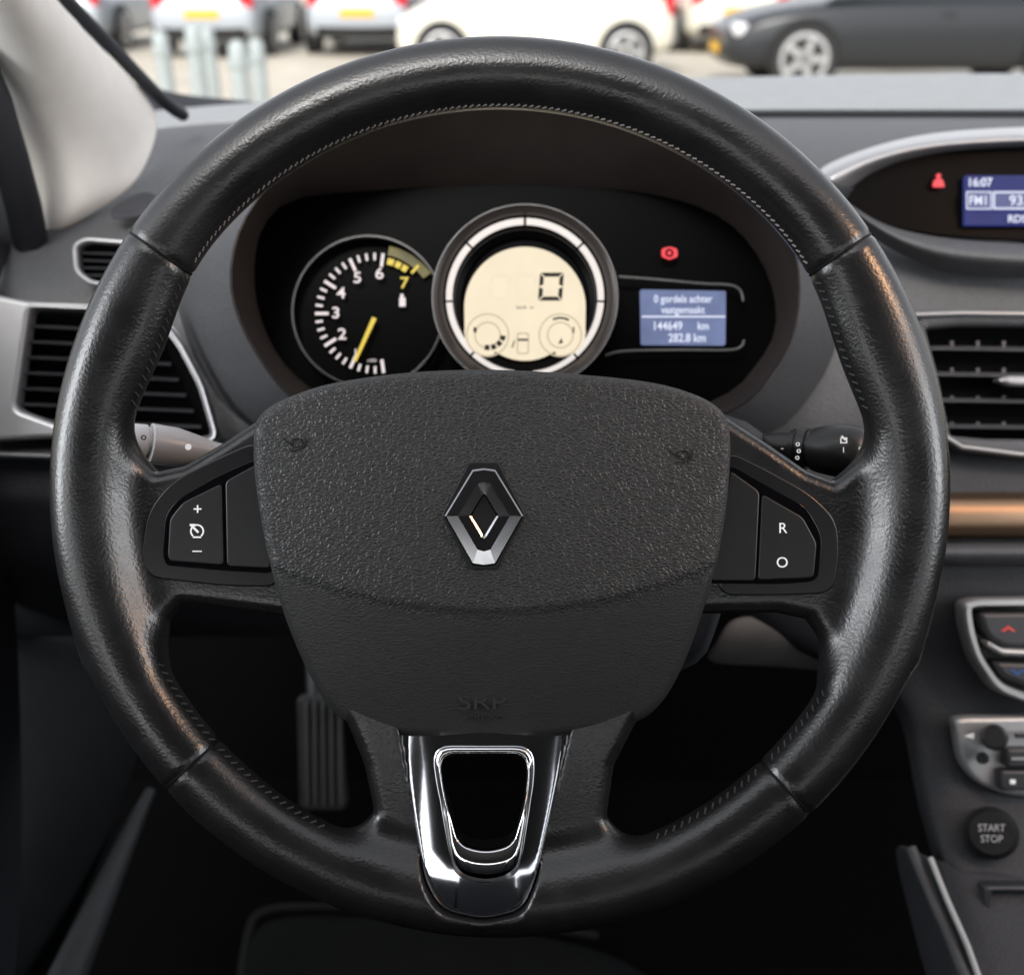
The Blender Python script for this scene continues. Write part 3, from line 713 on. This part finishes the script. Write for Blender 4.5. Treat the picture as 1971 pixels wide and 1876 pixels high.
sheet(K,'side_panel',[[(1700,1600,0.74),(1760,1640,0.68),(1830,1660,0.66),(2080,1680,0.66)],[(1740,1750,0.72),(1800,1750,0.66),(1860,1760,0.64),(2080,1780,0.64)],[(1790,1960,0.66),(1860,1960,0.60),(1900,1960,0.60),(2080,1960,0.60)]],DASHD,0.005)
tube(K,'edge_strip',[K.p(1752,1630,0.67),K.p(1790,1720,0.655),K.p(1830,1810,0.635),K.p(1880,1940,0.60)],0.0035,DASH)
tube(K,'edge_strip',[K.p(1790,1650,0.66),K.p(1822,1730,0.645),K.p(1862,1820,0.625),K.p(1905,1940,0.60)],0.002,SILVER)
plate(K,'storage_bin',[rect(1895,1705,2090,1805,10),rect(1908,1716,2080,1795,8)],0.645,0.012,0.002,VANE)
plate(K,'storage_bin',rect(1905,1713,2085,1798,8),0.652,0.002,0,BLACK)

# ================================================================== PILLAR, DOOR, FOOTWELL
PL=Thing('windscreen_pillar','pale beige cloth-covered windscreen pillar trim','pillar',170,240,0.78)
sheet(PL,'pillar_trim',[
 [(-190,-120,0.60),(-120,-120,0.57),(-20,-120,0.58),(40,-110,0.62)],
 [(-90,40,0.66),(-20,20,0.62),(70,10,0.63),(112,0,0.68)],
 [(-8,180,0.72),(60,150,0.68),(150,110,0.70),(196,86,0.76)],
 [(28,300,0.76),(90,270,0.72),(220,215,0.745),(305,196,0.83)],
 [(52,380,0.77),(110,350,0.735),(220,300,0.76),(316,245,0.82)],
 [(70,435,0.77),(110,420,0.745),(190,385,0.755),(285,330,0.79)],
 [(76,462,0.775),(105,455,0.76),(170,425,0.765),(245,375,0.78)]],PILLAR,0.004)
q_=cr([(52,-80),(120,0),(204,88),(300,188),(345,222)],6,False)
tube(PL,'rubber_seal',[PL.p(x+7,y,0.70+0.16*i/len(q_)) for i,(x,y) in enumerate(q_)],0.005,SEAL)
tube(PL,'rubber_seal',[PL.p(x,y,0.64+0.11*i/5) for i,(x,y) in enumerate([(-150,-60),(-60,90),(-14,190),(22,310),(46,400),(60,470)])],0.012,SEAL)
DP=Thing('front_door','dark front door panel with window frame','door',-40,700,0.62)
sheet(DP,'door_panel',[[(-300,100,0.60),(-60,120,0.74),(0,180,0.80)],[(-300,350,0.60),(-60,350,0.72),(62,440,0.82)],[(-300,470,0.58),(-70,470,0.66),(22,500,0.72)],[(-300,560,0.56),(-60,590,0.64),(-10,620,0.70)],[(-300,900,0.56),(-60,900,0.66),(20,900,0.74)],[(-300,1300,0.6),(-40,1300,0.7),(60,1300,0.8)],[(-300,2000,0.56),(-40,2000,0.62),(60,2000,0.75)]],SEAL,0.01)
KP=Thing('sill_panel','dark kick panel and door sill trim beside the footwell','trim panel',120,1600,0.8)
sheet(KP,'kick_panel',[[(-200,1180,0.85),(60,1180,0.85),(330,1180,0.95)],[(-200,1400,0.80),(60,1400,0.80),(300,1400,0.92)],[(-200,1600,0.76),(40,1600,0.76),(250,1560,0.88)],[(-200,2000,0.7),(-60,2000,0.7),(60,2000,0.8)]],mat('kick',(0.007,0.009,0.011),0.7,spec=0.25),0.01)
tube(KP,'sill_strip',[KP.p(x,y,d) for x,y,d in ((290,1520,0.90),(250,1600,0.87),(190,1740,0.82),(120,1900,0.76),(90,1960,0.75))],[0.004,0.008,0.011,0.014,0.014],mat('sill',(0.03,0.033,0.036),0.6))
def setting(name,verts,faces,m):
    me=bpy.data.meshes.new(name); me.from_pydata([tuple(v) for v in verts],[],faces); me.materials.append(m)
    o=bpy.data.objects.new(name,me); COL.objects.link(o); o['kind']='structure'; return o
w=lambda x,y,d: M@Lp(x,y,d)
setting('floor',[w(-700,800,1.25),w(2700,800,1.25),w(2700,1500,1.25),w(-700,1500,1.25),w(2700,2400,0.85),w(-700,2400,0.85)],[(0,3,2,1),(3,5,4,2)],BLACK)
FM=Thing('floor_mat','black carpet floor mat with bound edge','floor mat',800,1820,1.0)
sheet(FM,'mat',[[(480,1770,1.04),(560,1742,1.05),(800,1755,1.05),(1150,1800,1.05),(1300,1900,1.02)],[(460,1880,0.96),(600,1880,0.96),(800,1880,0.96),(1100,1900,0.96),(1300,1950,0.96)],[(450,2050,0.88),(600,2050,0.88),(800,2050,0.88),(1100,2050,0.88),(1300,2050,0.88)]],CARPET,0.006)
tube(FM,'binding',[FM.p(x,y,d) for x,y,d in cr([(455,1960,0.92),(476,1800,1.02),(510,1752,1.04),(620,1744,1.045),(800,1752,1.045),(1150,1800,1.045)],5,False)],0.004,mat('binding',(0.014,0.015,0.015),0.9,spec=0.2))
PD=Thing('brake_pedal','ribbed black rubber pedal on a steel arm','pedal',610,1430,1.05)
pd=plate(PD,'pedal_pad',rnd([(570,1340),(650,1345),(665,1560),(575,1560)],14),1.0,0.02,0.003,mat('pedal',(0.03,0.03,0.031),0.5))
RIBM=mat('rib',(0.08,0.08,0.08),0.5)
for i in range(5):
    x=585+16*i; plate(PD,'rib',[(x,1352),(x+6,1352),(x+8,1550),(x+2,1550)],0.995,0.008,0.001,RIBM,pd)
lathe(PD,'arm',PD.p(610,1360,1.02),PD.p(600,1150,1.1),[(0,0.009),(1,0.009)],VANE)
CB=bpy.data.objects.new('car_cabin',None); COL.objects.link(CB); CB.location=(0,-0.4,1.0)
CB['label']='grey headliner and dark lower sides of the car cabin'; CB['category']='car interior'
HL=mat('headliner',(0.22,0.22,0.22),0.9)
def cabin(nm,x0,x1,y0,y1,z0,z1,m):
    V=[(x,y+0.4,z-1.0) for x in(x0,x1) for y in(y0,y1) for z in(z0,z1)]
    me=bpy.data.meshes.new(nm); me.from_pydata(V,[],[(0,1,3,2),(4,6,7,5),(0,4,5,1),(2,3,7,6),(0,2,6,4),(1,5,7,3)]); me.materials.append(m)
    o=bpy.data.objects.new(nm,me); COL.objects.link(o); o.parent=CB
cabin('headliner',-0.76,0.76,-1.5,0.22,1.42,1.45,HL)
cabin('side_panel',-0.80,-0.765,-1.5,1.0,0.1,0.93,SEAL)
cabin('side_panel',0.765,0.80,-1.5,1.0,0.1,0.93,SEAL)
cabin('rear_panel',-0.76,0.76,-1.53,-1.5,0.1,1.12,SEAL)
cabin('seat',-0.28,0.25,-0.75,-0.60,0.3,1.10,SEAL)
cabin('seat',-0.75,-0.30,-0.75,-0.60,0.3,1.05,SEAL)
cabin('seat',0.30,0.75,-0.75,-0.60,0.3,1.10,SEAL)
cabin('pillar',-0.79,-0.765,-0.55,-0.35,0.93,1.42,HL)
cabin('pillar',0.765,0.79,-0.55,-0.35,0.93,1.42,HL)

# ================================================================== OUTSIDE
GZ=-0.2
PAVE=mat('paving',(0.44,0.40,0.33),0.6,bump=(8,0.3,0.02),var=0.14,vscale=1.5)
setting('ground',[(-80,2.2,GZ),(80,2.2,GZ),(80,160,GZ),(-80,160,GZ)],[(0,1,2,3)],PAVE)
TYRE=mat('tyre',(0.02,0.02,0.02),0.7); ALLOY=mat('alloy',(0.5,0.5,0.5),0.3,0.7); GLASS=mat('car_glass',(0.02,0.025,0.03),0.08)
PLATE=mat('plate_yellow',(0.75,0.42,0.02),0.5); TAIL=mat('tail_light',(0.5,0.01,0.02),0.25); HEAD=mat('head_light',(0.7,0.7,0.72),0.15); ARCH=mat('arch_black',(0.006,0.006,0.006),0.8)
def obm(name,V,F,m,parent,loc=(0,0,0),sub=0,smooth=True):
    me=bpy.data.meshes.new(name); me.from_pydata([tuple(v) for v in V],[],F); me.materials.append(m)
    if smooth: me.polygons.foreach_set('use_smooth',[True]*len(me.polygons)); 
    if smooth and not sub: me.set_sharp_from_angle(angle=rad(40))
    o=bpy.data.objects.new(name,me); COL.objects.link(o); o.parent=parent; o.location=loc
    if sub:
        s_=o.modifiers.new('sub','SUBSURF'); s_.levels=sub; s_.render_levels=sub
    return o
def lth(prof,n=28):
    V=[];F=[]
    for y,r in prof:
        for i in range(n): a=2*math.pi*i/n; V.append((r*math.cos(a),y,r*math.sin(a)))
    for k in range(len(prof)-1):
        for i in range(n): j=(i+1)%n; F.append((k*n+i,k*n+j,(k+1)*n+j,(k+1)*n+i))
    F.append(tuple(range(n))); F.append(tuple((len(prof)-1)*n+i for i in range(n-1,-1,-1)))
    return V,F
def car(label,paint,loc,head,L=4.1,W=1.76,H=1.46,belt=0.92,R=0.31,fx=0.19,rx=0.81,name='parked_car'):
    r=bpy.data.objects.new(name,None); COL.objects.link(r); r.location=(loc[0],loc[1],GZ); r.rotation_euler=(0,0,rad(head))
    r['label']=label; r['category']='car'; r['group']='cars parked across the road'
    hw=W/2
    st=[(0,.30,.58,.70),(.015,.24,.68,.80),(.05,.20,.80,.92),(.16,.19,.93,1),(.3,.18,1,1),(.55,.18,1.02,1),(.82,.19,1.04,.99),(.95,.22,1.0,.93),(.985,.28,.86,.86),(1,.34,.62,.76)]
    V=[];n=12
    for t,zb,bf,wf in st:
        x=-L/2+t*L; zt=belt*bf; w_=hw*wf
        half=[(w_*.88,zb),(w_*.985,zb+.12),(w_,zb+(zt-zb)*.55),(w_*.97,zt-.07),(w_*.88,zt),(w_*.4,zt+.04)]
        for y,z in half: V.append((x,y,z))
        for y,z in reversed(half): V.append((x,-y,z))
    F=[(k*n+i,(k+1)*n+i,(k+1)*n+(i+1)%n,k*n+(i+1)%n) for k in range(len(st)-1) for i in range(n)]
    F.append(tuple(range(n))); F.append(tuple((len(st)-1)*n+i for i in range(n-1,-1,-1)))
    body=obm('body',V,F,paint,r,sub=2)
    def cab(z0,z1,x0,x1,x2,x3,w0,w1,m,nm,sub):
        V=[(x0,-w0,z0),(x3,-w0,z0),(x3,w0,z0),(x0,w0,z0),(x1,-w1,z1),(x2,-w1,z1),(x2,w1,z1),(x1,w1,z1)]
        F=[(3,2,1,0),(4,5,6,7),(0,1,5,4),(1,2,6,5),(2,3,7,6),(3,0,4,7)]
        o=obm(nm,V,F,m,r,smooth=False); b_=o.modifiers.new('bev','BEVEL'); b_.width=0.06; b_.segments=3; return o
    cab(belt-.02,H-.05,-L*.27,-L*.09,L*.33,L*.46,hw*.86,hw*.68,GLASS,'window',0)
    cab(H-.11,H,-L*.115,-L*.06,L*.31,L*.375,hw*.735,hw*.62,paint,'roof',0)
    V,F=lth([(-.11,R*.82),(-.11,R*.97),(-.08,R),(.08,R),(.11,R*.97),(.11,R*.82)])
    SV=[];SF=[]
    for i in range(5):
        a=2*math.pi*i/5; ca,sa=math.cos(a),math.sin(a); b0=len(SV)
        for rr,ww in ((0.02,.045),(R*.66,.03)):
            for sg in (1,-1):
                for yy in (-.122,-.09): SV.append((ca*rr-sa*ww*sg,yy,sa*rr+ca*ww*sg))
        SF+=[(b0,b0+4,b0+6,b0+2),(b0,b0+1,b0+5,b0+4),(b0+2,b0+6,b0+7,b0+3),(b0+4,b0+5,b0+7,b0+6)]
    for fxx in (fx,rx):
        for sg in (-1,1):
            x=-L/2+fxx*L
            av,af=lth([(-.02,R*1.17),(.02,R*1.17)])
            obm('wheel_arch',av,af,ARCH,r,(x,sg*(hw-.012),R+.02))
            wh=obm('wheel',V,F,TYRE,r,(x,sg*(hw-.09),R))
            if sg>0: wh.rotation_euler=(0,0,math.pi)
            obm('rim',SV,SF,ALLOY,wh,smooth=False)
            tv,tf=lth([(-.114,R*.66),(-.122,R*.72),(-.114,R*.80)]); tf=tf[:-2]; obm('rim_edge',tv,tf,ALLOY,wh)
    def bx(nm,x,y,z,dx,dy,dz,m):
        V=[(a*dx/2,b*dy/2,c*dz/2) for a in(-1,1) for b in(-1,1) for c in(-1,1)]
        F=[(0,1,3,2),(4,6,7,5),(0,4,5,1),(2,3,7,6),(0,2,6,4),(1,5,7,3)]
        o=obm(nm,V,F,m,r,(x,y,z),smooth=False); b_=o.modifiers.new('bev','BEVEL'); b_.width=min(dx,dy,dz)*.3; b_.segments=3; return o
    for sg in (-1,1):
        bx('headlight',-L*.465,sg*hw*.68,belt*.68,.16,.30,.14,HEAD)
        bx('tail_light',L*.468,sg*hw*.74,belt*.88,.14,.22,.26,TAIL)
        bx('door_handle',L*.02,sg*(hw*.985),belt*.86,.16,.03,.025,paint)
    bx('number_plate',L*.5-.005,0,.62,.03,.52,.12,PLATE)
    bx('number_plate',-L*.5+.01,0,.42,.03,.52,.12,PLATE)
    bx('bumper',L*.487,0,.36,.10,W*.72,.16,ARCH)
    return r
def paint(n,c,m=0.0,ct=0.6): return mat('paint_'+n,c,0.25,m,coat=ct,var=0.02)
Wp=paint('white',(0.72,0.69,0.58)); Sp=paint('silver',(0.36,0.39,0.42),.2,.3); Dp=paint('graphite',(0.014,0.016,0.019),0,.0); Gp=paint('grey',(0.10,0.11,0.12),.2,.2); Rp=paint('red',(0.5,0.03,0.04))
car('small cream-white hatchback parked side-on on the paving',Wp,(0.30,15.7,0),0,L=3.6,W=1.66,H=1.48,belt=0.95,R=0.30,fx=.17,rx=.82)
car('dark graphite estate car with alloy wheels parked side-on',Dp,(4.78,14.1,0),0,L=4.7,W=1.84,H=1.45,belt=0.95,R=0.35,fx=.185,rx=.8)
car('silver hatchback seen from behind with yellow plate',Sp,(-4.6,19.6,0),-90)
car('pale silver hatchback seen from behind with yellow plate',Sp,(-2.35,20.0,0),-90)
car('dark grey hatchback parked rear-on behind the bollards',Gp,(-0.35,20.2,0),-90)
car('white hatchback parked behind the dark estate',Wp,(3.55,20.4,0),-90)
car('red hatchback parked in the far row',Rp,(1.6,23.5,0),-90)
car('silver hatchback parked in the far row',Sp,(6.2,21,0),-90)
car('silver hatchback parked in the far row',Sp,(-7.2,20.5,0),-90)
BOL=mat('bollard_paint',(0.36,0.40,0.395),0.5,0.1,var=0.1)
for (bx_,t,hh) in ((312,6.0,1.03),(376,5.6,1.08),(402,6.8,1.0),(457,5.2,1.04),(494,6.2,0.98)):
    r=bpy.data.objects.new('bollard',None); COL.objects.link(r)
    X=(bx_-985)*KF*t; Yw=t*(0.8988+0.40*0.4384)
    r.location=(X,Yw,GZ); r['label']='pale grey-green steel bollard on the paving'; r['category']='bollard'; r['group']='row of bollards'
    V,F=lth([(0,.10),(.02,.10),(.02,.044),(hh-.12,.044),(hh-.12,.052),(hh-.09,.052),(hh-.09,.044),(hh-.03,.042),(hh-.008,.030),(hh,.008)])
    V=[(x,z,y) for x,y,z in V]; F=[tuple(reversed(f)) for f in F]
    obm('post',V,F,BOL,r)

# ================================================================== LIGHT
wd_=bpy.data.worlds.new("World"); scene.world=wd_; wd_.use_nodes=True
nt=wd_.node_tree; bg=nt.nodes['Background']
sky=nt.nodes.new('ShaderNodeTexSky'); sky.sky_type='NISHITA'; sky.sun_disc=False
sky.sun_elevation=rad(50); sky.sun_rotation=rad(200); sky.dust_density=3; sky.air_density=1
hs=nt.nodes.new('ShaderNodeHueSaturation'); hs.inputs['Saturation'].default_value=0.2
nt.links.new(sky.outputs['Color'],hs.inputs['Color']); nt.links.new(hs.outputs['Color'],bg.inputs['Color'])
bg.inputs['Strength'].default_value=0.36
sl=bpy.data.lights.new('sun','SUN'); sl.energy=1.3; sl.angle=rad(15); sl.color=(1,.96,.9)
so=bpy.data.objects.new('sun',sl); COL.objects.link(so)
az=rad(200); el=rad(50)
dirv=Vector((math.sin(az)*math.cos(el),math.cos(az)*math.cos(el),math.sin(el)))
so.rotation_euler=dirv.to_track_quat('Z','Y').to_euler()
def area(name,P,Tt,size,e,col,sy=None):
    l=bpy.data.lights.new(name,'AREA'); l.energy=e; l.size=size; l.color=col
    if sy: l.shape='RECTANGLE'; l.size_y=sy
    o=bpy.data.objects.new(name,l); COL.objects.link(o)
    P=Vector(P);Tt=Vector(Tt); o.location=P; o.rotation_euler=(P-Tt).to_track_quat('Z','Y').to_euler()
WC=(0,0.40,1.0)
area('warm_lamp',(0.55,0.28,1.40),WC,0.06,0.9,(1,.52,.24))
area('window_fill',(-0.74,0.25,1.22),WC,0.22,3.0,(.94,.97,1),0.4)  # added fill lamps, left and right, emulating extra daylight from the side windows
area('window_fill',(0.74,0.20,1.22),WC,0.22,2.0,(.94,.97,1),0.4)

# ================================================================== CAMERA
cam=bpy.data.cameras.new('camera'); co=bpy.data.objects.new('camera',cam); COL.objects.link(co)
co.matrix_world=M
cam.sensor_width=36; cam.lens=18/0.47; cam.clip_start=0.02; cam.clip_end=500
cam.dof.use_dof=True; cam.dof.focus_distance=0.455; cam.dof.aperture_fstop=8
scene.camera=co
scene.view_settings.view_transform='Standard'; scene.view_settings.look='None'; scene.view_settings.exposure=0
